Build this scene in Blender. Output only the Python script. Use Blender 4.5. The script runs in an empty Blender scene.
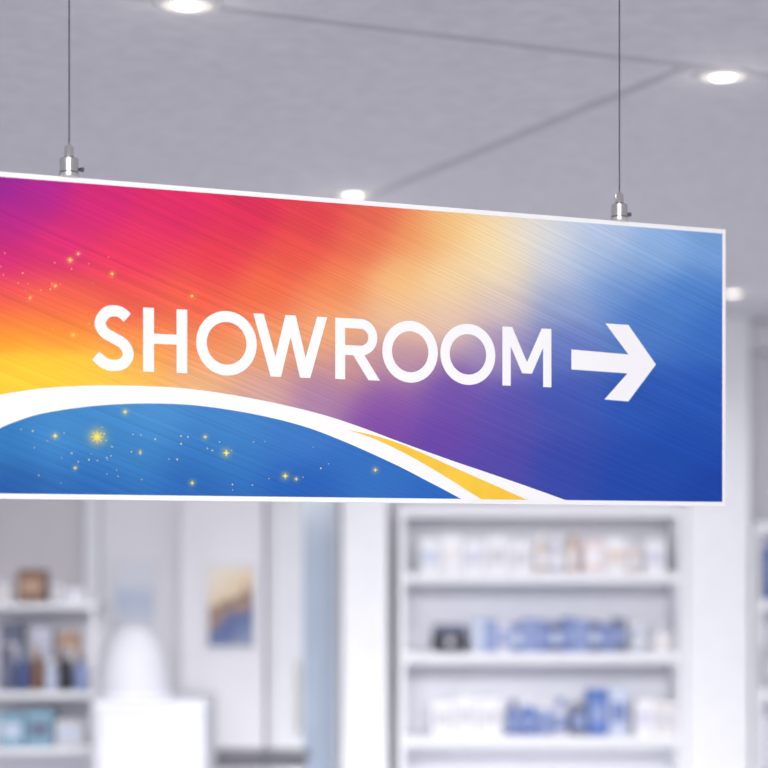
import bpy, bmesh, math, random
from mathutils import Vector, Matrix
random.seed(4)
SC = bpy.context.scene
C = SC.collection
SC.view_settings.view_transform = 'Standard'
SC.view_settings.look = 'None'
PI = math.pi
FPX = 87.5/36*768
CAMH = 1.9
HOR = 549.0
def X(px, d): return (px-384)/FPX*d
def Z(py, d): return CAMH+(HOR-py)/FPX*d
def lin(c):
    c = c/255.0
    return c/12.92 if c <= 0.04045 else ((c+0.055)/1.055)**2.4
def L(r, g, b): return (lin(r), lin(g), lin(b), 1)

# ---------------------------------------------------------------- materials
def mat(name, col, rough=0.5, metal=0.0, noise=0.04, nscale=12.0, spec=0.4, bump=0.0, bscale=200, trans=0.0, detail=3):
    m = bpy.data.materials.new(name); m.use_nodes = True
    nt = m.node_tree; b = nt.nodes['Principled BSDF']
    b.inputs['Roughness'].default_value = rough
    b.inputs['Metallic'].default_value = metal
    b.inputs['Specular IOR Level'].default_value = spec
    b.inputs['Transmission Weight'].default_value = trans
    tc = nt.nodes.new('ShaderNodeTexCoord')
    nz = nt.nodes.new('ShaderNodeTexNoise'); nz.inputs['Scale'].default_value = nscale
    nz.inputs['Detail'].default_value = detail
    nt.links.new(tc.outputs['Object'], nz.inputs['Vector'])
    mr = nt.nodes.new('ShaderNodeMapRange')
    mr.inputs['From Min'].default_value = .3; mr.inputs['From Max'].default_value = .7
    mr.inputs['To Min'].default_value = 1-noise; mr.inputs['To Max'].default_value = 1+noise
    nt.links.new(nz.outputs['Fac'], mr.inputs['Value'])
    mx = nt.nodes.new('ShaderNodeMix'); mx.data_type = 'RGBA'; mx.blend_type = 'MULTIPLY'
    mx.inputs[0].default_value = 1
    mx.inputs[6].default_value = col
    nt.links.new(mr.outputs['Result'], mx.inputs[7])
    nt.links.new(mx.outputs[2], b.inputs['Base Color'])
    if bump:
        n2 = nt.nodes.new('ShaderNodeTexNoise'); n2.inputs['Scale'].default_value = bscale
        nt.links.new(tc.outputs['Object'], n2.inputs['Vector'])
        bp = nt.nodes.new('ShaderNodeBump'); bp.inputs['Strength'].default_value = bump
        bp.inputs['Distance'].default_value = 0.002
        nt.links.new(n2.outputs['Fac'], bp.inputs['Height'])
        nt.links.new(bp.outputs['Normal'], b.inputs['Normal'])
    return m
def emit(name, col, s):
    m = bpy.data.materials.new(name); m.use_nodes = True
    nt = m.node_tree; b = nt.nodes['Principled BSDF']
    b.inputs['Base Color'].default_value = col
    b.inputs['Emission Color'].default_value = col
    b.inputs['Emission Strength'].default_value = s
    return m

M = {}
M['ceiling'] = mat('ceiling_paint', L(217,217,224), .9, noise=.06, nscale=20, bump=.5, bscale=90, detail=12)
M['seam'] = mat('ceiling_seam_shadow', L(193,193,202), .9)
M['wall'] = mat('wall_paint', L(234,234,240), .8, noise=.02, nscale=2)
M['wall_shaded'] = mat('wall_shaded', L(216,213,219), .85, noise=.03, nscale=2)  # darker copy of the wall paint, dimness put into the colour
M['white'] = mat('white_laminate', L(233,234,240), .5, noise=.02)
M['floor'] = mat('floor_tile', L(217,216,221), .35, noise=.04, nscale=3)
M['back'] = mat('shelf_back', L(230,231,240), .7, noise=.02)
M['signwhite'] = mat('sign_white', L(253,252,252), .5, noise=.005, spec=.2)
M['gold'] = mat('gold_print', L(255,226,104), .5, noise=.02, spec=.2)
M['yellow'] = mat('yellow_print', L(252,205,66), .5, noise=.05, nscale=20, spec=.2)
M['steel'] = mat('brushed_steel', L(216,213,208), .24, metal=.95, noise=.08, nscale=80)
M['wire'] = mat('steel_wire', L(92,92,98), .45, metal=.6)
M['darkmetal'] = mat('dark_metal', L(104,104,108), .35, metal=.8)
M['rim'] = mat('lamp_rim', L(204,203,208), .5)
M['lamp'] = emit('lamp_lens', (1, .95, .865, 1), 2.6)
M['reflector_glow'] = emit('lamp_reflector_glow', (.84, .81, .77, 1), .24)  # ring glows by itself, painting a soft falloff around the lens
M['glass'] = mat('pale_glass', L(178,192,212), .15, noise=.06, nscale=3, spec=.5)
M['frame'] = mat('pale_frame', L(226,226,232), .5)
M['dark'] = mat('dark_top', L(84,84,92), .4)
M['hood'] = mat('hood_shell_white', L(209,210,219), .6, noise=.02, spec=.2)
M['counter'] = mat('counter_white', L(219,220,228), .6, noise=.02, spec=.2)
PCOL = {
 'white': (234,234,240), 'offwhite': (228,224,226), 'grey': (200,200,208), 'beige': (218,202,194), 'pink': (230,212,213),
 'lav': (204,204,222), 'navy': (78,90,138), 'blue': (110,128,180), 'midblue': (138,154,198), 'pale': (192,201,222), 'black': (48,50,60),
 'teal': (128,166,188), 'brown': (124,92,76), 'tan': (180,148,126), 'slate': (104,110,134), 'royal': (80,112,180)}
for k, v in PCOL.items(): M['p_'+k] = mat('product_'+k, L(*v), .45, noise=.03)

# ---------------------------------------------------------------- mesh helpers
def add_box(bm, x0, x1, y0, y1, z0, z1, bev=0.0):
    vs = [bm.verts.new(p) for p in ((x0,y0,z0),(x1,y0,z0),(x1,y1,z0),(x0,y1,z0),(x0,y0,z1),(x1,y0,z1),(x1,y1,z1),(x0,y1,z1))]
    fs = [bm.faces.new([vs[i] for i in q]) for q in ((0,3,2,1),(4,5,6,7),(0,1,5,4),(1,2,6,5),(2,3,7,6),(3,0,4,7))]
    if bev:
        es = set(e for f in fs for e in f.edges)
        bmesh.ops.bevel(bm, geom=list(es), offset=bev, segments=3, affect='EDGES', profile=.5)
def add_lathe(bm, prof, cx=0, cy=0, n=28):
    rings = []
    for r, z in prof:
        if r <= 1e-6: rings.append([bm.verts.new((cx, cy, z))])
        else: rings.append([bm.verts.new((cx+r*math.cos(2*PI*i/n), cy+r*math.sin(2*PI*i/n), z)) for i in range(n)])
    for a, b in zip(rings, rings[1:]):
        for i in range(n):
            j = (i+1) % n
            if len(a) == 1 and len(b) == 1: continue
            if len(a) == 1: bm.faces.new((a[0], b[i], b[j]))
            elif len(b) == 1: bm.faces.new((a[i], a[j], b[0]))
            else: bm.faces.new((a[i], a[j], b[j], b[i]))
def obj(name, bm, m, parent=None, smooth=False):
    bmesh.ops.recalc_face_normals(bm, faces=bm.faces)
    me = bpy.data.meshes.new(name); bm.to_mesh(me); bm.free()
    if smooth:
        for p in me.polygons: p.use_smooth = True
    me.materials.append(m)
    o = bpy.data.objects.new(name, me); C.objects.link(o)
    if parent: o.parent = parent
    return o
def box(name, m, parent, x0, x1, y0, y1, z0, z1, bev=0.0):
    bm = bmesh.new(); add_box(bm, x0, x1, y0, y1, z0, z1, bev); return obj(name, bm, m, parent)
def lathe(name, m, parent, prof, cx=0, cy=0, n=28):
    bm = bmesh.new(); add_lathe(bm, prof, cx, cy, n)
    o = obj(name, bm, m, parent, True)
    try: o.data.set_sharp_from_angle(angle=math.radians(40))
    except Exception: pass
    return o
def thing(name, label, cat, loc=(0,0,0), rotz=0, group=None):
    o = bpy.data.objects.new(name, None); C.objects.link(o)
    o.empty_display_size = .1
    o.location = loc; o.rotation_euler = (0,0,rotz)
    o['label'] = label; o['category'] = cat
    if group: o['group'] = group
    return o
def struct(o): o['kind'] = 'structure'; return o

# ---------------------------------------------------------------- room shell
CH_ = 1.085
CEIL = CAMH+CH_
BACK = 9.3
struct(box('floor', M['floor'], None, -4, 4, -3, BACK+.1, -.1, 0))
struct(box('ceiling', M['ceiling'], None, -4, 4, -3, BACK+.1, CEIL, CEIL+.1))
struct(box('wall_back', M['wall'], None, -4, 4, BACK, BACK+.1, 0, CEIL))
struct(box('wall_left', M['wall'], None, -4.1, -4, -3, BACK+.1, 0, CEIL))
struct(box('wall_right', M['wall'], None, 4, 4.1, -3, BACK+.1, 0, CEIL))
# ceiling seams, groove shadow painted as darker strips, a grid turned with the sign
def seam(n, a, b, w=.034):
    a = Vector(a); b = Vector(b); d = (b-a).normalized(); nn = Vector((-d.y, d.x))*w/2
    bm = bmesh.new()
    pts = [a+nn, b+nn, b-nn, a-nn]
    lo = [bm.verts.new((p.x, p.y, CEIL-.003)) for p in pts]; hi = [bm.verts.new((p.x, p.y, CEIL)) for p in pts]
    bm.faces.new(lo); bm.faces.new(hi)
    for i in range(4): bm.faces.new((lo[i], lo[(i+1)%4], hi[(i+1)%4], hi[i]))
    struct(obj('trim_%d' % n, bm, M['seam']))
def cp(px, py):
    d = CH_*FPX/(HOR-py); return Vector((X(px, d), d))
A, B, Cc = cp(225,8), cp(690,65), cp(378,193)
d1 = (B-A).normalized(); d2 = (Cc-B).normalized()
seam(1, A-d1*2.0, B+d1*2.4)
seam(2, B+d2*.018, B+d2*3.0)
# pilasters and panels of the back wall
struct(box('trim_3', M['white'], None, X(342,8.75), X(388,8.75), 8.75, BACK, 0, 2.75, .006))
struct(box('trim_4', M['white'], None, X(688,8.75), X(750,8.75), 8.75, BACK, 0, CEIL, .006))
struct(box('trim_5', M['wall'], None, X(180,9.1), X(264,9.1), 9.1, BACK, 0, 2.75, .006))
struct(box('trim_6', M['white'], None, X(84,9.15), X(98,9.15), 9.15, BACK, 0, 2.75, .004))
struct(box('trim_7', M['wall'], None, -4, 4, 9.0, BACK, CEIL-.12, CEIL, .004))
struct(box('wall_shade_panel', M['wall_shaded'], None, -3.9, X(83,9.24), 9.24, BACK, .1, 2.7))  # thin sheet painted darker to stand for the shaded left end
# glazed door
dr = struct(box('door_1', M['white'], None, X(268,9.2), X(339,9.2), 9.22, BACK, 0, 2.25, .004))
box('door_pane', M['glass'], dr, X(303,9.2), X(335,9.2), 9.212, 9.22, .25, 2.15)
box('door_frame', M['frame'], dr, X(268,9.2), X(274,9.2), 9.17, 9.22, 0, 2.25)
hb = bmesh.new(); add_box(hb, X(297,9.2), X(300,9.2), 9.16, 9.22, 1.0, 1.35, .004); obj('door_handle', hb, M['steel'], dr)

# ---------------------------------------------------------------- hanging sign
pr = Vector((X(726,3.055), 3.055)); pl0 = Vector((X(0,2.585), 2.585))
SD = (pr-pl0).normalized(); SANG = math.atan2(SD.y, SD.x)
SN = Vector((SD.y, -SD.x))           # towards the camera
ZB = CAMH+.0696; SH = .4534
LEFT_EXT = .11
SL = (pr-pl0).length + LEFT_EXT
base = pr - SD*SL/2
def S(px, py):                        # point of the sign's face, sign-local
    r = Vector(((px-384)/FPX, 1.0))
    det = r.x*(-SD.y) - (-SD.x)*r.y
    d = (pr.x*(-SD.y) - (-SD.x)*pr.y)/det
    p = r*d
    u = (p-base).dot(SD)
    v = CAMH+(HOR-py)/FPX*d - ZB
    return u, v
def S_inv(u, v):
    p = base+SD*u
    return 384+p.x/p.y*FPX, HOR-(ZB+v-CAMH)/p.y*FPX
sign = thing('hanging_sign', 'rainbow gradient hanging sign reading SHOWROOM with a white right arrow', 'sign', (base.x, base.y, ZB), SANG)
box('backing_board', M['signwhite'], sign, -SL/2, SL/2, 0, .010, 0, SH, .001)

CPT = [(-60,180,118,30,148),(0,180,142,28,144),(40,190,172,30,136),(100,200,208,34,112),(180,210,220,40,98),(250,215,218,44,86),(320,222,220,58,76),(375,218,226,92,76),
(0,225,176,28,130),(0,260,208,32,114),(60,250,218,40,110),(130,260,230,50,92),(220,260,228,56,76),(300,255,234,80,68),(360,240,236,110,74),(410,235,242,156,92),(450,232,247,198,126),
(485,240,253,226,168),(500,265,252,230,182),(530,240,242,232,212),(560,240,222,226,234),(600,235,190,208,236),(660,245,146,184,228),(715,245,122,166,220),(560,265,206,210,222),(590,262,160,190,224),
(0,300,234,76,80),(0,325,246,128,50),(0,345,253,168,36),(0,388,255,212,62),(-60,330,246,126,56),(-60,380,255,204,50),(60,305,236,92,70),(60,335,248,142,48),(60,370,255,204,60),(130,300,234,88,72),(130,350,246,146,70),(130,380,249,196,98),(30,372,255,208,48),(90,380,254,204,70),
(200,300,238,92,68),(200,345,242,140,82),(200,382,234,184,134),(260,290,240,108,66),(260,345,242,158,102),(260,392,208,164,156),(330,285,245,140,82),(330,330,244,172,116),(320,400,170,128,166),
(400,280,249,196,124),(400,318,244,200,154),(400,360,192,150,164),(350,370,206,154,142),(380,400,136,86,166),(380,425,122,70,164),(445,285,251,220,162),(450,315,236,202,176),(450,395,112,78,170),(440,440,102,68,164),(500,305,226,206,194),(500,345,162,142,186),(510,410,90,80,172),(500,465,84,72,166),
(560,305,148,166,206),(560,345,98,120,194),(560,400,64,86,178),(560,470,54,74,168),(610,290,112,152,212),(640,320,76,126,200),(640,400,42,88,180),(630,480,34,74,170),(690,300,80,134,208),(715,330,58,112,196),(715,400,38,88,182),(715,490,26,68,166),(680,450,30,78,174)]
BPT = [(-60,440,40,108,172),(0,440,46,118,180),(60,425,66,136,196),(150,412,74,142,200),(230,420,68,132,196),(300,435,62,122,194),(380,470,52,112,190),(440,495,42,104,188),(0,490,32,86,158),(100,485,38,100,172),(200,485,38,98,174),(300,488,36,94,178),(120,450,58,130,190),(220,455,54,122,188)]
STARS = [(97,437,6.8),(226,453,4.2),(285,476,3.7),(296,479,2.4),(55,436,3),(125,412,2.8),(375,470,2.8),(192,483,2.8),(205,437,2.4),(70,260,3.1),(78,254,2.1),(112,274,2.4),(192,296,2.0),(55,286,1.9),(73,335,2.1),(30,298,1.7),(75,468,2.2),(140,452,2.0)]
def sst(a, b, x):
    t = min(max((x-a)/(b-a), 0), 1); return t*t*(3-2*t)
def rbf(pts, x, y, s2, band=False):
    W = 0; c = [0,0,0]
    for (a, b, r, g, bl) in pts:
        dd = (a-x)**2+((b-y)*1.15)**2
        w = 1/(dd+s2)**2.6
        W += w; c[0] += w*r; c[1] += w*g; c[2] += w*bl
    c = [k/W for k in c]
    if band:                          # flat golden band over the arc
        g = .55*sst(347, 360, y)*(1-sst(50, 190, x))
        c = [k*(1-g)+t*g for k, t in zip(c, (255,204,54))]
    for (a, b, r) in STARS:           # soft printed halo round each star
        dd = (a-x)**2+(b-y)**2
        if dd < 900:
            g = (.75 if r > 6 else .42)*math.exp(-dd/(2*(r*.85)**2))
            c = [k*(1-g)+t*g for k, t in zip(c, (250,215,110))]
    return c
UP = [(-70,412),(-35,403),(0,395),(30,390),(60,387),(100,385.5),(140,386),(180,388),(220,393),(270,402),(320,414),(360,427),(400,442),(450,460),(500,477),(540,491),(584,507.0)]
LO = [(-70,469),(-35,445),(0,428),(20,420),(40,414),(70,408.8),(100,405.5),(130,403.8),(160,403.6),(190,405),(220,408.5),(250,413.5),(280,420),(310,428.5),(340,440),(370,453),(400,467),(425,480),(448,492),(474,506.5)]
def interp(t, x):
    if x <= t[0][0]: return t[0][1]
    for (a, b), (c, d) in zip(t, t[1:]):
        if x <= c: return b+(d-b)*(x-a)/(c-a)
    return t[-1][1]+(x-t[-1][0])*.5
NX, NZ = 420, 140
bd = .0074
bm = bmesh.new()
lay = bm.verts.layers.float_color.new('print')
grid = []
for j in range(NZ+1):
    row = []
    for i in range(NX+1):
        u = -SL/2+bd+(SL-2*bd)*i/NX; v = bd+(SH-2*bd)*j/NZ
        w = bm.verts.new((u, -.0005, v))
        px, py = S_inv(u, v)
        mid = (interp(UP, px)+interp(LO, px))/2 if px < 474 else 530
        c = rbf(BPT, px, py, 1800) if py > mid else rbf(CPT, px, py, 1600, True)
        w[lay] = L(*c)
        row.append(w)
    grid.append(row)
for j in range(NZ):
    for i in range(NX):
        bm.faces.new((grid[j][i], grid[j][i+1], grid[j+1][i+1], grid[j+1][i]))
def print_mat():
    m = bpy.data.materials.new('printed_gradient'); m.use_nodes = True
    nt = m.node_tree; b = nt.nodes['Principled BSDF']
    b.inputs['Roughness'].default_value = .5; b.inputs['Specular IOR Level'].default_value = .15
    at = nt.nodes.new('ShaderNodeAttribute'); at.attribute_name = 'print'
    tc = nt.nodes.new('ShaderNodeTexCoord')
    mp0 = nt.nodes.new('ShaderNodeMapping'); mp0.inputs['Rotation'].default_value = (0, math.radians(-20), 0)
    mp = nt.nodes.new('ShaderNodeMapping'); mp.inputs['Scale'].default_value = (1.1, 1, 400)
    nt.links.new(tc.outputs['Object'], mp0.inputs['Vector'])
    nt.links.new(mp0.outputs['Vector'], mp.inputs['Vector'])
    nz = nt.nodes.new('ShaderNodeTexNoise'); nz.inputs['Scale'].default_value = 1.0; nz.inputs['Detail'].default_value = 1
    nt.links.new(mp.outputs['Vector'], nz.inputs['Vector'])
    mr = nt.nodes.new('ShaderNodeMapRange'); mr.inputs['From Min'].default_value = .25; mr.inputs['From Max'].default_value = .75
    mr.inputs['To Min'].default_value = .89; mr.inputs['To Max'].default_value = 1.11
    nt.links.new(nz.outputs['Fac'], mr.inputs['Value'])
    mx = nt.nodes.new('ShaderNodeMix'); mx.data_type = 'RGBA'; mx.blend_type = 'MULTIPLY'; mx.inputs[0].default_value = 1
    nt.links.new(at.outputs['Color'], mx.inputs[6]); nt.links.new(mr.outputs['Result'], mx.inputs[7])
    nt.links.new(mx.outputs[2], b.inputs['Base Color'])
    return m
pf = obj('printed_face', bm, print_mat(), sign)

LAYER = [0]
def poly(bm, pts, y):
    LAYER[0] += 1
    y = y - .00001*(LAYER[0] % 40)
    vs = [bm.verts.new((p[0], y, p[1])) for p in pts]
    try: bm.faces.new(vs)
    except ValueError: pass
def strip(bm, a, b, y):
    LAYER[0] += 1
    y = y - .00001*(LAYER[0] % 40)
    va = [bm.verts.new((p[0], y, p[1])) for p in a]; vb = [bm.verts.new((p[0], y, p[1])) for p in b]
    for i in range(len(a)-1): bm.faces.new((va[i], va[i+1], vb[i+1], vb[i]))
def catmull(pts, n=8):
    out = []
    for i in range(len(pts)-1):
        p0 = Vector(pts[max(i-1,0)]); p1 = Vector(pts[i]); p2 = Vector(pts[i+1]); p3 = Vector(pts[min(i+2,len(pts)-1)])
        for k in range(n):
            t = k/n
            out.append(.5*((2*p1)+(-p0+p2)*t+(2*p0-5*p1+4*p2-p3)*t*t+(-p0+3*p1-3*p2+p3)*t**3))
    out.append(Vector(pts[-1])); return out
def stroke(bm, pts, w, y, closed=False):
    n = len(pts); a = []; b = []
    for i, p in enumerate(pts):
        q0 = pts[(i-1) % n] if (closed or i > 0) else p
        q1 = pts[(i+1) % n] if (closed or i < n-1) else p
        t = (Vector(q1)-Vector(q0)).normalized(); nn = Vector((-t.y, t.x))*w/2
        a.append(Vector(p)+nn); b.append(Vector(p)-nn)
    if closed: a.append(a[0]); b.append(b[0])
    strip(bm, a, b, y)
def resample(t, n):                   # design curve -> sign-local curve
    c = catmull(t, 6); m = len(c)
    out = []
    for i in range(n+1):
        f = i/n*(m-1); k = min(int(f), m-2); p = c[k].lerp(c[k+1], f-k)
        out.append(Vector(S(p.x, p.y)))
    return out
def clampv(pts, lo=.0045):
    for p in pts:
        p.x = max(p.x, -SL/2+bd); p.y = max(p.y, lo)
    return pts
# white sweeping band and its yellow stripe
bm = bmesh.new(); strip(bm, clampv(resample(UP, 90)), clampv(resample(LO, 90)), -.0010); obj('swoosh_band', bm, M['signwhite'], sign)
YU = [(346,429.5),(375,436),(400,444),(425,454.5),(450,466),(475,477),(500,488),(520,497),(542,507)]
YL = [(346,429.5),(372,438),(395,448.5),(415,459),(435,470.5),(452,481),(466,490),(478,497.5),(493,507)]
bm = bmesh.new(); strip(bm, clampv(resample(YU, 50), bd-.0004), clampv(resample(YL, 50), bd-.0004), -.0016); obj('yellow_stripe', bm, M['yellow'], sign)
# lettering
V0 = (S(143,371.5)[1]+S(551,387.5)[1])/2; V1 = (S(143,306)[1]+S(551,330.5)[1])/2; CH = V1-V0; SW = .0159
def ux(px, py=350): return S(px, py)[0]
bm = bmesh.new(); YY = -.0010
def bar(x, w=SW): poly(bm, [(x, V0), (x+w, V0), (x+w, V1), (x, V1)], YY)
def para(xa, va, xb, vb, t): poly(bm, [(xa, va), (xa+t, va), (xb+t, vb), (xb, vb)], YY)
def gl_O(a, b):
    x0, x1 = ux(a), ux(b); cx = (x0+x1)/2; rx = (x1-x0)/2-SW/2; cz = (V0+V1)/2; rz = CH/2-SW/2+.0012
    stroke(bm, [Vector((cx+rx*math.cos(2*PI*i/64), cz+rz*math.sin(2*PI*i/64))) for i in range(64)], SW, YY, True)
def gl_S(a, b):
    x0, x1 = ux(a)+SW/2, ux(b)-SW/2; z0, z1 = V0+SW/2-.001, V1-SW/2+.001
    q = [(.97,.885),(.78,.97),(.54,1.0),(.26,.95),(.08,.77),(.2,.61),(.5,.51),(.84,.40),(1.0,.22),(.84,.05),(.50,0),(.20,.045),(-.06,.165)]
    stroke(bm, catmull([(x0+(x1-x0)*p[0], z0+(z1-z0)*p[1]) for p in q], 8), SW, YY)
def gl_H(a, b):
    x0, x1 = ux(a), ux(b); bar(x0); bar(x1-SW)
    zc = V0+CH*.52; poly(bm, [(x0+SW*.5, zc-SW*.45), (x1-SW*.5, zc-SW*.45), (x1-SW*.5, zc+SW*.45), (x0+SW*.5, zc+SW*.45)], YY)
def gl_W(a, b):
    x0, x1 = ux(a), ux(b); t = SW*1.02; w = x1-x0-t
    para(x0, V1, x0+w*.27, V0, t); para(x0+w*.5, V1, x0+w*.27, V0, t)
    para(x0+w*.5, V1, x0+w*.73, V0, t); para(x0+w, V1, x0+w*.73, V0, t)
def gl_R(a, b):
    x0, x1 = ux(a), ux(b); bar(x0)
    zb = V0+CH*.40; zt = V1; r = (zt-zb)/2-SW*.46
    cz = (zt+zb)/2; cx = x1-r-SW*.72
    pts = [Vector((x0+SW*.5, cz+r))]+[Vector((cx+r*math.cos(PI/2-PI*i/24), cz+r*math.sin(PI/2-PI*i/24))) for i in range(25)]+[Vector((x0+SW*.5, cz-r))]
    stroke(bm, pts, SW*.93, YY)
    para(x0+(x1-x0)*.34, zb+SW*.4, x1-SW*1.16, V0, SW*1.18)
def gl_M(a, b):
    x0, x1 = ux(a), ux(b); bar(x0, SW*.92); bar(x1-SW*.92, SW*.92)
    t = SW*1.08; xm = (x0+x1)/2-t/2; zb = V0+CH*.22
    para(x0, V1, xm, zb, t); para(x1-t, V1, xm, zb, t)
gl_S(92,133.5); gl_H(143,187); gl_O(196,256.5); gl_W(253,327); gl_R(335,379.5); gl_O(382,437.5); gl_O(440,495); gl_M(502,551)
obj('lettering', bm, M['signwhite'], sign)
# arrow
bm = bmesh.new()
poly(bm, [S(*p) for p in ((571,349.5),(628,354.5),(605,323.5),(628,325),(655.5,364.5),(628,401.5),(604,399.5),(627,373.5),(571,369.5))], -.0010)
obj('arrow', bm, M['signwhite'], sign)
# gold stars and specks
def spark(px, py, r, n=4, thin=.2):
    bm = bmesh.new()
    u, v = S(px, py); s = .00155*r
    pts = []
    for i in range(n*2):
        a = PI/2+PI*i/n; rr = s if i % 2 == 0 else s*thin
        pts.append((u+rr*math.cos(a), v+rr*math.sin(a)))
    poly(bm, pts, -.0008)
    obj('gold_star', bm, M['gold'], sign)
for i, (x, y, r) in enumerate(STARS):
    if i == 0: spark(x, y, r, 8, .24)
    else: spark(x, y, r*.85, 4, .36)
bm = bmesh.new()
def dot(px, py, r):
    u, v = S(px, py); s = .00155*r
    poly(bm, [(u+s*math.cos(2*PI*i/8), v+s*math.sin(2*PI*i/8)) for i in range(8)], -.0008)
for i in range(36):
    x = random.gauss(95, 55); y = random.gauss(452, 18)
    if 2 < x < 420 and interp(LO, x)+5 < y < 490: dot(x, y, random.uniform(.35, .75))
for i in range(14):
    x = random.uniform(200, 330); y = random.uniform(440, 490)
    if interp(LO, x)+5 < y: dot(x, y, random.uniform(.35, .7))
for i in range(18):
    x = abs(random.gauss(35, 40)); y = random.gauss(292, 26)
    if y < 345: dot(x, y, random.uniform(.3, .55))
o = obj('gold_specks', bm, M['gold'], sign); o['kind'] = 'stuff'

# ---------------------------------------------------------------- suspension cables
def cable(px, label):
    u = ux(px, 200)
    p = base+SD*u - SN*.005
    z = ZB+SH
    t = thing('suspension_cable', label, 'cable', (p.x, p.y, z), SANG, 'steel cables holding the sign')
    g = lathe('cable_gripper', M['steel'], t, [(0,0),(.0138,0),(.0142,.0008),(.0142,.0060),(.0132,.0068),(.0132,.0262),(.0125,.0270),(.0068,.0272),(.0066,.0285),(.0066,.0425),(.0058,.0438),(.0032,.0455),(.0028,.0475),(0,.0477)])
    bm = bmesh.new()
    add_lathe(bm, [(0,0),(.0022,0),(.0022,.004),(.0034,.0042),(.0034,.0080),(0,.0082)], n=16)
    bmesh.ops.rotate(bm, verts=bm.verts, cent=(0,0,0), matrix=Matrix.Rotation(PI/2, 3, 'Y'))
    bmesh.ops.translate(bm, verts=bm.verts, vec=(.0126, 0, .0125))
    obj('set_screw', bm, M['darkmetal'], g, True)
    lathe('collar', M['darkmetal'], g, [(.0066,.0270),(.0073,.0272),(.0073,.0294),(.0065,.0296)])
    lathe('groove', M['darkmetal'], g, [(.0132,.0066),(.0135,.0067),(.0135,.0077),(.0132,.0078)])
    h = CEIL-z
    lathe('wire', M['wire'], t, [(0,.046),(.00115,.046),(.00115,h-.02),(0,h-.02)], n=10)
    lathe('ceiling_anchor', M['steel'], t, [(0,h-.03),(.005,h-.03),(.006,h-.012),(.018,h-.008),(.018,h),(0,h)])
cable(70, 'thin steel cable and gripper at the purple end of the sign')
cable(621, 'thin steel cable and gripper above the arrow at the blue end')

# ---------------------------------------------------------------- downlights
def downlight(x, y, label, watts):
    t = thing('downlight', label, 'ceiling light', (x, y, CEIL), 0, 'round ceiling downlights')
    k = .92
    lathe('trim_ring', M['rim'], t, [(r*k, z) for r, z in [(.078,0),(.078,-.002),(.073,-.006),(.066,-.008),(.058,-.008),(.055,-.006),(.055,0)]], n=40)
    lathe('reflector_glow', M['reflector_glow'], t, [(r*k, z) for r, z in [(.0552,-.0075),(.048,-.0088),(.036,-.0088),(.0305,-.006),(.0305,0)]], n=40)
    lathe('lens', M['lamp'], t, [(r*k, z) for r, z in [(.031,-.006),(.028,-.0108),(.018,-.0124),(0,-.0128)]], n=40)
    ld = bpy.data.lights.new('downlight_lamp', 'SPOT'); ld.energy = watts; ld.spot_size = math.radians(150); ld.spot_blend = .8
    ld.shadow_soft_size = .05; ld.color = (1,.97,.93)
    lo = bpy.data.objects.new('downlight_lamp', ld); C.objects.link(lo); lo.location = (x, y, CEIL-.05)
    gd = bpy.data.lights.new('downlight_spill', 'POINT'); gd.energy = .14; gd.shadow_soft_size = .02; gd.color = (1,.94,.86)
    go = bpy.data.objects.new('downlight_spill', gd); C.objects.link(go); go.location = (x, y, CEIL-.085)
q = cp(187,2); downlight(q.x, q.y, 'round glowing ceiling downlight cut by the top edge, upper left', 22)
q = cp(723,74); downlight(q.x, q.y, 'largest glowing ceiling downlight, beside the ceiling seams at upper right', 22)
q = cp(353,193); downlight(q.x, q.y, 'round glowing downlight just above the top edge of the sign', 20)
q = cp(733,292); downlight(q.x, q.y, 'small far downlight beyond the right end of the sign', 11)

def area(loc, sx, sy, e, rot=(0,0,0), col=(1,1,1), spread=180, name='added_fill_lamp'):
    ld = bpy.data.lights.new(name, 'AREA'); ld.shape = 'RECTANGLE'; ld.size = sx; ld.size_y = sy; ld.energy = e; ld.color = col
    ld.spread = math.radians(spread)
    o = bpy.data.objects.new(name, ld); C.objects.link(o); o.location = loc; o.rotation_euler = rot
area((-.3,-1.6,CEIL-.25), 2.4, .6, 85, (math.radians(68),0,0), (1,.985,.965), 150)  # unseen fill lamp added behind the camera to brighten the sign's front
area((0,3.3,CEIL-.10), 3.4, .25, 54, (math.radians(57),0,0), (1,.985,.97), 66)  # unseen fill lamp added just above the frame to light the background frontally
area((-1.7,6.6,CEIL-.02), 1.2, .6, 4)  # this and the next two: unseen overhead fill added for the back area
area((.6,6.9,CEIL-.02), 1.2, .6, 7)
area((2.4,6.9,CEIL-.02), 1.2, .6, 7)

# ---------------------------------------------------------------- products
def carton(name, label, group, x, y, z, w, d, h, body, band, cat='box', rz=0):
    t = thing(name, label, cat, (x, y, z+.0006), rz, group)
    box('carton_body', M['p_'+body], t, -w/2, w/2, -d/2, d/2, 0, h, min(w,h)*.03)
    box('label_panel', M['p_'+band], t, -w*.36, w*.36, -d/2-.0012, -d/2+.001, h*.28, h*.72)
    box('lid_flap', M['p_'+body], t, -w*.47, w*.47, -d*.47, d*.47, h-.001, h+.0025)
def bottle(name, label, group, x, y, z, r, h, body, cap, band, cat='bottle'):
    t = thing(name, label, cat, (x, y, z+.0006), 0, group)
    b = lathe('bottle_body', M['p_'+body], t, [(0,0),(r*.9,0),(r,.006),(r,h*.62),(r*.85,h*.7),(r*.42,h*.76),(r*.42,h*.8),(0,h*.8)])
    lathe('cap', M['p_'+cap], t, [(0,h*.79),(r*.52,h*.79),(r*.52,h*.97),(r*.46,h),(0,h)])
    lathe('label_wrap', M['p_'+band], b, [(r*.99,h*.16),(r*1.012,h*.162),(r*1.012,h*.5),(r*.99,h*.502)])
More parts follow.
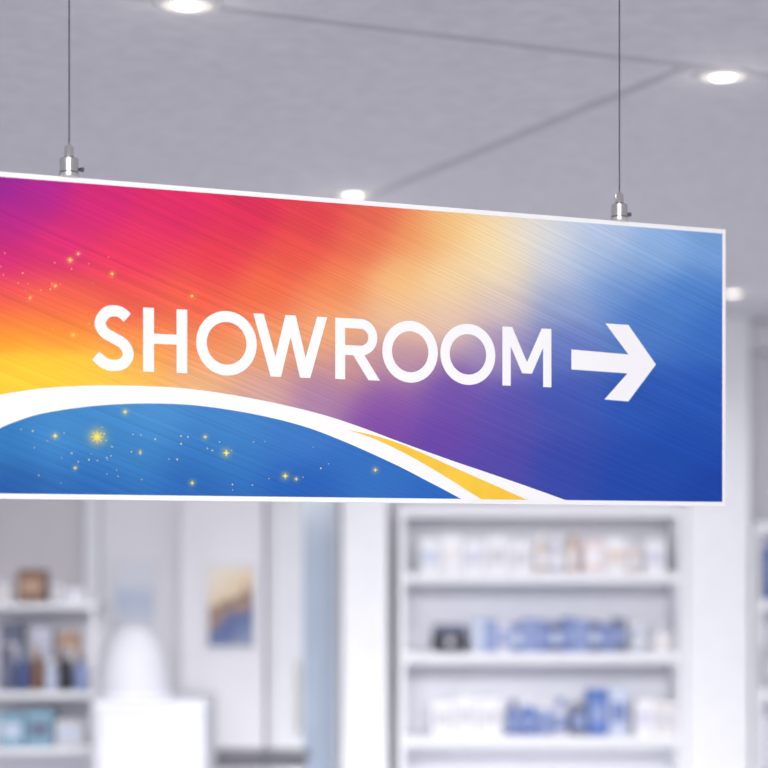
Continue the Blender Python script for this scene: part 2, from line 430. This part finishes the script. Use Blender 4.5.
def jar(name, label, group, x, y, z, r, h, body, lid, band, cat='jar'):
    t = thing(name, label, cat, (x, y, z+.0006), 0, group)
    b = lathe('jar_body', M['p_'+body], t, [(0,0),(r*.93,0),(r,.006),(r,h*.68),(r*.88,h*.74),(0,h*.74)])
    lathe('lid', M['p_'+lid], t, [(0,h*.735),(r*.97,h*.735),(r*.97,h*.97),(r*.9,h),(0,h)])
    lathe('label_wrap', M['p_'+band], b, [(r*.99,h*.15),(r*1.012,h*.152),(r*1.012,h*.55),(r*.99,h*.552)])

# ---------------------------------------------------------------- main shelving unit
DF = 8.8
def shelf_unit(label, x0, x1, y0, y1, ztop, tops, th=.048):
    cx = (x0+x1)/2; w = x1-x0; d = y1-y0
    t = thing('shelving_unit', label, 'shelves', (cx, y0, 0))
    box('side_panel', M['white'], t, -w/2, -w/2+.035, 0, d, 0, ztop, .003)
    box('side_panel', M['white'], t, w/2-.035, w/2, 0, d, 0, ztop, .003)
    box('back_panel', M['back'], t, -w/2+.035, w/2-.035, d-.015, d, .08, ztop-.055)
    box('top_panel', M['white'], t, -w/2+.035, w/2-.035, .002, d, ztop-.055, ztop, .003)
    box('plinth', M['white'], t, -w/2+.035, w/2-.035, .03, d, 0, .08)
    for z in tops: box('shelf', M['white'], t, -w/2+.035, w/2-.035, .004, d-.015, z-th, z, .004)
    for z in [ztop-.055]+[q-th for q in tops[:3]]:     # unseen fill lamp added under each board to lift its shadow band
        area((cx, y0+.03, z-.004), w-.12, .015, .32*w, (math.radians(50),0,0), (1,.99,.98), 170, 'shelf_fill_lamp')
    return t
tops = [Z(573,DF), Z(653,DF), Z(737,DF), Z(820,DF), .22]
shelf_unit('wide white shelving unit with blurred white and blue goods below the sign', X(398,DF), X(686,DF), DF, 9.2, Z(505,DF), tops)
DP = 8.93
def xw(a, b): return X((a+b)/2, DP), (b-a)/FPX*DP
def hh(y, top): return (top-y)/FPX*DP
R1 = [(420,439,541,'white','pale'),(440,462,538,'white','offwhite'),(463,484,542,'white','lav'),(485,508,539,'white','grey'),(509,531,543,'white','grey')]
G1 = 'white cartons at the left of the top shelf'
for a, b, y, c, k in R1:
    x, w = xw(a, b); carton('product_carton', 'plain white carton in the left half of the top shelf', G1, x, DP, tops[0], w, .14, hh(y,573), c, k)
for (a, b, y, c, cap, k, lab) in ((534,548,536,'beige','offwhite','white','beige bottle, leftmost of the bottles on the top shelf'),(549,564,538,'lav','white','white','lavender grey bottle between two beige ones on the top shelf'),(565,580,536,'beige','tan','offwhite','beige bottle with a tan cap on the top shelf')):
    x, w = xw(a, b); bottle('product_bottle', lab, 'bottles on the top shelf', x, DP, tops[0], w/2, hh(y,573), c, cap, k)
for (a, b, y, c, k, lab) in ((582,602,542,'pink','white','pale pink carton right of the bottles on the top shelf'),(603,624,540,'white','beige','white carton with beige label on the top shelf'),(643,663,542,'white','lav','white carton at the right end of the top shelf')):
    x, w = xw(a, b); carton('product_carton', lab, 'cartons at the right of the top shelf', x, DP, tops[0], w, .14, hh(y,573), c, k)
x, w = xw(626,641); jar('product_jar', 'beige lidded jar near the right end of the top shelf', None, x, DP, tops[0], w/2, hh(545,573), 'beige', 'offwhite', 'white')
# middle shelf
x, w = xw(432,467)
t = thing('product_case', 'black rounded case with a pale front badge on the middle shelf', 'case', (x, DP, tops[1]+.0006))
box('case_body', M['p_black'], t, -w/2, w/2, -.08, .08, 0, .092, .014)
box('case_lid', M['p_slate'], t, -w/2*.96, w/2*.96, -.078, .078, .090, .128, .012)
lathe('front_badge', M['p_grey'], t, [(0,0),(.02,0),(.02,.004),(0,.004)]).matrix_local = Matrix.Translation((0,-.078,.05)) @ Matrix.Rotation(PI/2, 4, 'X')
seq = ['pale','midblue','lav','blue','midblue','blue','navy','blue','midblue','navy','blue','slate']
px = 471
for i, c in enumerate(seq):
    wpx = 12.4; x, w = xw(px, px+wpx)
    yy = 620+(i*37 % 7)
    carton('boxed_product', 'slim blue boxed product in the middle shelf row', 'slim blue boxes on the middle shelf', x, DP, tops[1], w, .15, hh(yy,653), c, 'midblue' if i % 3 else 'pale')
    px += wpx+.5
x, w = xw(630,646); bottle('product_bottle', 'pale blue bottle right of the blue boxes on the middle shelf', None, x, DP, tops[1], w/2, hh(624,653), 'pale', 'white', 'white')
x, w = xw(650,674); jar('product_jar', 'white lidded jar at the right end of the middle shelf', None, x, DP, tops[1], w/2, hh(628,653), 'white', 'grey', 'offwhite')
# lower shelf
for (a, b, y) in ((431,453,703),(454,476,699),(477,501,701)):
    x, w = xw(a, b); carton('product_carton', 'white carton at the left of the lower shelf', 'white cartons on the lower shelf', x, DP, tops[2], w, .14, hh(y,737), 'white', 'grey')
for (a, b, y, c, cap, lab) in ((506,520,703,'blue','navy','blue bottle beside the white cartons on the lower shelf'),(521,536,700,'royal','white','royal blue bottle with white cap on the lower shelf'),(537,552,705,'midblue','white','short light blue bottle on the lower shelf'),(553,568,701,'lav','blue','lavender bottle with blue cap on the lower shelf')):
    x, w = xw(a, b); bottle('product_bottle', lab, 'bottles on the lower shelf', x, DP, tops[2], w/2, hh(y,737), c, cap, 'midblue')
x, w = xw(570,585); carton('product_carton', 'short slate blue carton left of the tall royal blue one', None, x, DP, tops[2], w, .13, hh(708,737), 'slate', 'midblue')
x, w = xw(586,606); carton('product_carton', 'tall royal blue carton on the lower shelf', None, x, DP, tops[2], w, .15, hh(693,737), 'royal', 'midblue')
x, w = xw(607,626); carton('product_carton', 'pale blue carton against the tall royal blue one', None, x, DP, tops[2], w, .15, hh(691,737), 'pale', 'blue')
x, w = xw(633,653); carton('product_carton', 'white carton with lavender label on the lower shelf', None, x, DP, tops[2], w, .14, hh(702,737), 'white', 'lav')
x, w = xw(654,674); carton('product_carton', 'off white carton at the right end of the lower shelf', None, x, DP, tops[2], w, .14, hh(705,737), 'offwhite', 'grey')

# right bay, partly in the frame
t2 = [Z(600,DF), Z(690,DF), Z(780,DF), .22]
shelf_unit('white shelving bay cut off by the right edge', X(753,DF), X(753,DF)+1.1, DF, 9.2, Z(522,DF), t2)
x, w = xw(762,780); carton('product_carton', 'blue carton on the shelving bay at the right edge', None, x, DP, t2[0], w, .15, hh(548,600), 'blue', 'midblue')
x, w = xw(762,778); carton('product_carton', 'grey carton on the lower board of the right edge bay', None, x, DP, t2[1], w, .15, hh(650,690), 'grey', 'white')

# ---------------------------------------------------------------- left display rack
DL = 8.2
lx0, lx1 = X(-70,DL), X(96,DL)
lt = [Z(603,DL), Z(692,DL), Z(748,DL), .45]
cx = (lx0+lx1)/2; w = lx1-lx0
t = thing('display_rack', 'low white open display rack with dark and teal goods at left', 'display rack', (cx, DL, 0))
for sx in (-w/2, w/2-.022):
    for sy in (0, .378): box('post', M['white'], t, sx, sx+.022, sy, sy+.022, 0, lt[0]+.02, .003)
for z in lt: box('shelf', M['white'], t, -w/2+.002, w/2-.002, .003, .397, z-.028, z, .004)
box('back_panel', M['back'], t, -w/2+.022, w/2-.022, .385, .396, .1, lt[0]-.04)
DQ = 8.31
def xl(a, b, d=DQ): return X((a+b)/2, d), (b-a)/FPX*d
def hl(y, top): return (top-y)/FPX*DQ
x, w = xl(20,47); carton('gift_box', 'brown box on top of the display rack at left', None, x, DQ, lt[0], w, .12, hl(571,603), 'brown', 'tan')
x, w = xl(-4,13); jar('product_jar', 'white jar on the rack top, left of the brown box', None, x, DQ, lt[0], w/2, hl(578,603), 'white', 'grey', 'offwhite')
x, w = xl(50,64); jar('product_jar', 'grey white jar on the rack top, right of the brown box', None, x, DQ, lt[0], w/2, hl(585,603), 'grey', 'white', 'white')
x, w = xl(67,86); carton('product_carton', 'low white carton at the right end of the rack top', None, x, DQ, lt[0], w, .12, hl(590,603), 'white', 'lav')
labs = ['dark slate bottle, leftmost on the middle rack board','navy bottle beside the dark slate one on the rack','brown bottle on the middle rack board','short pale blue bottle on the middle rack board','black bottle on the middle rack board','grey blue bottle at the right of the middle rack board']
for i, (a, b, y, c, cap) in enumerate(((1,15,648,'slate','black'),(16,30,652,'navy','slate'),(31,44,650,'brown','tan'),(45,58,662,'pale','white'),(59,73,652,'black','slate'),(74,88,657,'midblue','slate'))):
    x, w = xl(a, b); bottle('product_bottle', labs[i], 'bottles on the display rack', x, DQ, lt[1], w/2, hl(y,692), c, cap, c)
DQ2 = DQ+.16
for (a, b, y, c, k, lab) in ((2,24,628,'slate','lav','slate carton standing behind the slate and navy bottles'),(34,54,630,'lav','pale','lavender carton standing behind the brown bottle'),(60,80,636,'tan','offwhite','tan carton standing behind the black bottle')):
    x, w = xl(a, b, DQ2); carton('product_carton', lab, 'cartons behind the bottles on the rack', x, DQ2, lt[1], w, .10, hl(y,692), c, k)
for (a, b, y, c, k, lab) in ((2,27,716,'teal','pale','teal box, left one on the lower rack board'),(29,55,713,'teal','slate','teal box with a slate label on the lower rack board'),(58,86,722,'grey','pale','grey box on the lower rack board')):
    x, w = xl(a, b); carton('product_carton', lab, 'boxes on the lower rack board', x, DQ, lt[2], w, .13, hl(y,748), c, k)

# ---------------------------------------------------------------- counter and things by it
DC = 7.6
c0, c1 = X(92,DC), X(207,DC); zt = Z(701,DC)
t = thing('service_counter', 'white service counter in the blurred background left of centre', 'counter', ((c0+c1)/2, DC, 0))
w = c1-c0
box('counter_body', M['hood'], t, -w/2+.006, w/2-.006, .008, .51, .08, zt-.03, .03)
box('countertop', M['counter'], t, -w/2, w/2, 0, .52, zt-.045, zt, .021)
box('plinth', M['back'], t, -w/2+.03, w/2-.03, .05, .48, 0, .085)
# rounded white display hood on the counter
x = X(134, 7.85)
t = thing('display_hood', 'white rounded hood standing on the service counter', 'display stand', (x, 7.86, zt+.0006))
R2 = 36/FPX*7.86; H2 = (701-628)/FPX*7.86
lathe('hood_shell', M['hood'], t, [(R2,.012),(R2*1.0,H2*.12)]+[(R2*math.cos(PI/2*k/14)**.8, H2*.12+H2*.88*math.sin(PI/2*k/14)) for k in range(1,14)]+[(0,H2)], n=40)
lathe('foot', M['back'], t, [(0,0),(R2*1.06,0),(R2*1.06,.010),(R2*1.0,.014),(0,.014)], n=40)

# dark low table
DT = 8.16
a, b = X(190,DT), X(306,DT); zt2 = Z(761,DT)
t = thing('display_table', 'dark topped display table at the bottom edge, right of the counter', 'table', ((a+b)/2, DT, 0)); w = b-a
box('tabletop', M['dark'], t, -w/2, w/2, 0, .5, zt2-.03, zt2, .005)
for sx in (-w/2+.02, w/2-.055):
    for sy in (.02, .445): box('leg', M['white'], t, sx, sx+.035, sy, sy+.035, 0, zt2-.03, .003)

# pictures
def picture(name, label, a, b, y0, y1, d, m, rim):
    z0, z1 = Z(y1,d), Z(y0,d); w = (b-a)/FPX*d; h = z1-z0
    t = thing(name, label, 'picture', (X((a+b)/2,d), d, z0))
    box('canvas', m, t, -w/2, w/2, -.028, -.001, 0, h, .003)
    e = .014
    bm = bmesh.new()
    add_box(bm, -w/2-e, -w/2, -.032, -.0005, -e, h+e); add_box(bm, w/2, w/2+e, -.032, -.0005, -e, h+e)
    add_box(bm, -w/2, w/2, -.032, -.0005, -e, 0); add_box(bm, -w/2, w/2, -.032, -.0005, h, h+e)
    obj('frame', bm, rim, t)
def art_mat(name, stops, rot, scale, noise):
    m = bpy.data.materials.new(name); m.use_nodes = True; nt = m.node_tree; b = nt.nodes['Principled BSDF']; b.inputs['Roughness'].default_value = .6
    tc = nt.nodes.new('ShaderNodeTexCoord'); mp = nt.nodes.new('ShaderNodeMapping'); mp.inputs['Rotation'].default_value = rot
    nt.links.new(tc.outputs['Generated'], mp.inputs['Vector'])
    sp = nt.nodes.new('ShaderNodeSeparateXYZ'); nt.links.new(mp.outputs['Vector'], sp.inputs[0])
    nz = nt.nodes.new('ShaderNodeTexNoise'); nz.inputs['Scale'].default_value = scale; nt.links.new(tc.outputs['Generated'], nz.inputs['Vector'])
    ma = nt.nodes.new('ShaderNodeMath'); ma.operation = 'MULTIPLY_ADD'; ma.inputs[1].default_value = noise
    nt.links.new(nz.outputs['Fac'], ma.inputs[0]); nt.links.new(sp.outputs['Z'], ma.inputs[2])
    cr = nt.nodes.new('ShaderNodeValToRGB'); nt.links.new(ma.outputs[0], cr.inputs['Fac'])
    els = cr.color_ramp.elements
    els[0].position = stops[0][0]; els[0].color = L(*stops[0][1]); els[1].position = stops[-1][0]; els[1].color = L(*stops[-1][1])
    for p, c in stops[1:-1]: e = els.new(p); e.color = L(*c)
    nt.links.new(cr.outputs['Color'], b.inputs['Base Color']); return m
M['art'] = art_mat('abstract_print', [(.1,(140,150,176)),(.35,(80,100,156)),(.5,(160,136,122)),(.62,(140,112,102)),(.75,(226,204,172)),(1.0,(236,226,212))], (0,math.radians(18),0), 4, .5)
M['art2'] = art_mat('pale_print', [(.2,(216,222,234)),(.6,(190,202,224)),(1.0,(222,226,236))], (0,0,0), 4, .5)
picture('framed_picture', 'small abstract beige and blue picture hung on the white wall panel', 209, 254, 566, 646, 9.1, M['art'], M['frame'])
picture('framed_picture', 'pale washed out print on the wall above the white hood', 116, 154, 562, 622, 9.3, M['art2'], M['frame'])

# ---------------------------------------------------------------- world and camera
wd = bpy.data.worlds.new('world'); SC.world = wd; wd.use_nodes = True
bg = wd.node_tree.nodes['Background']; bg.inputs['Color'].default_value = (.94,.942,1,1); bg.inputs['Strength'].default_value = 1.05
cd = bpy.data.cameras.new('camera'); cam = bpy.data.objects.new('camera', cd); C.objects.link(cam)
cam.location = (0,0,CAMH); cam.rotation_euler = (PI/2,0,0)
cd.sensor_width = 36; cd.lens = 87.5; cd.shift_y = (HOR-384)/768
cd.dof.use_dof = True; cd.dof.focus_distance = 2.81; cd.dof.aperture_fstop = 2.6
cd.clip_start = .05
SC.camera = cam
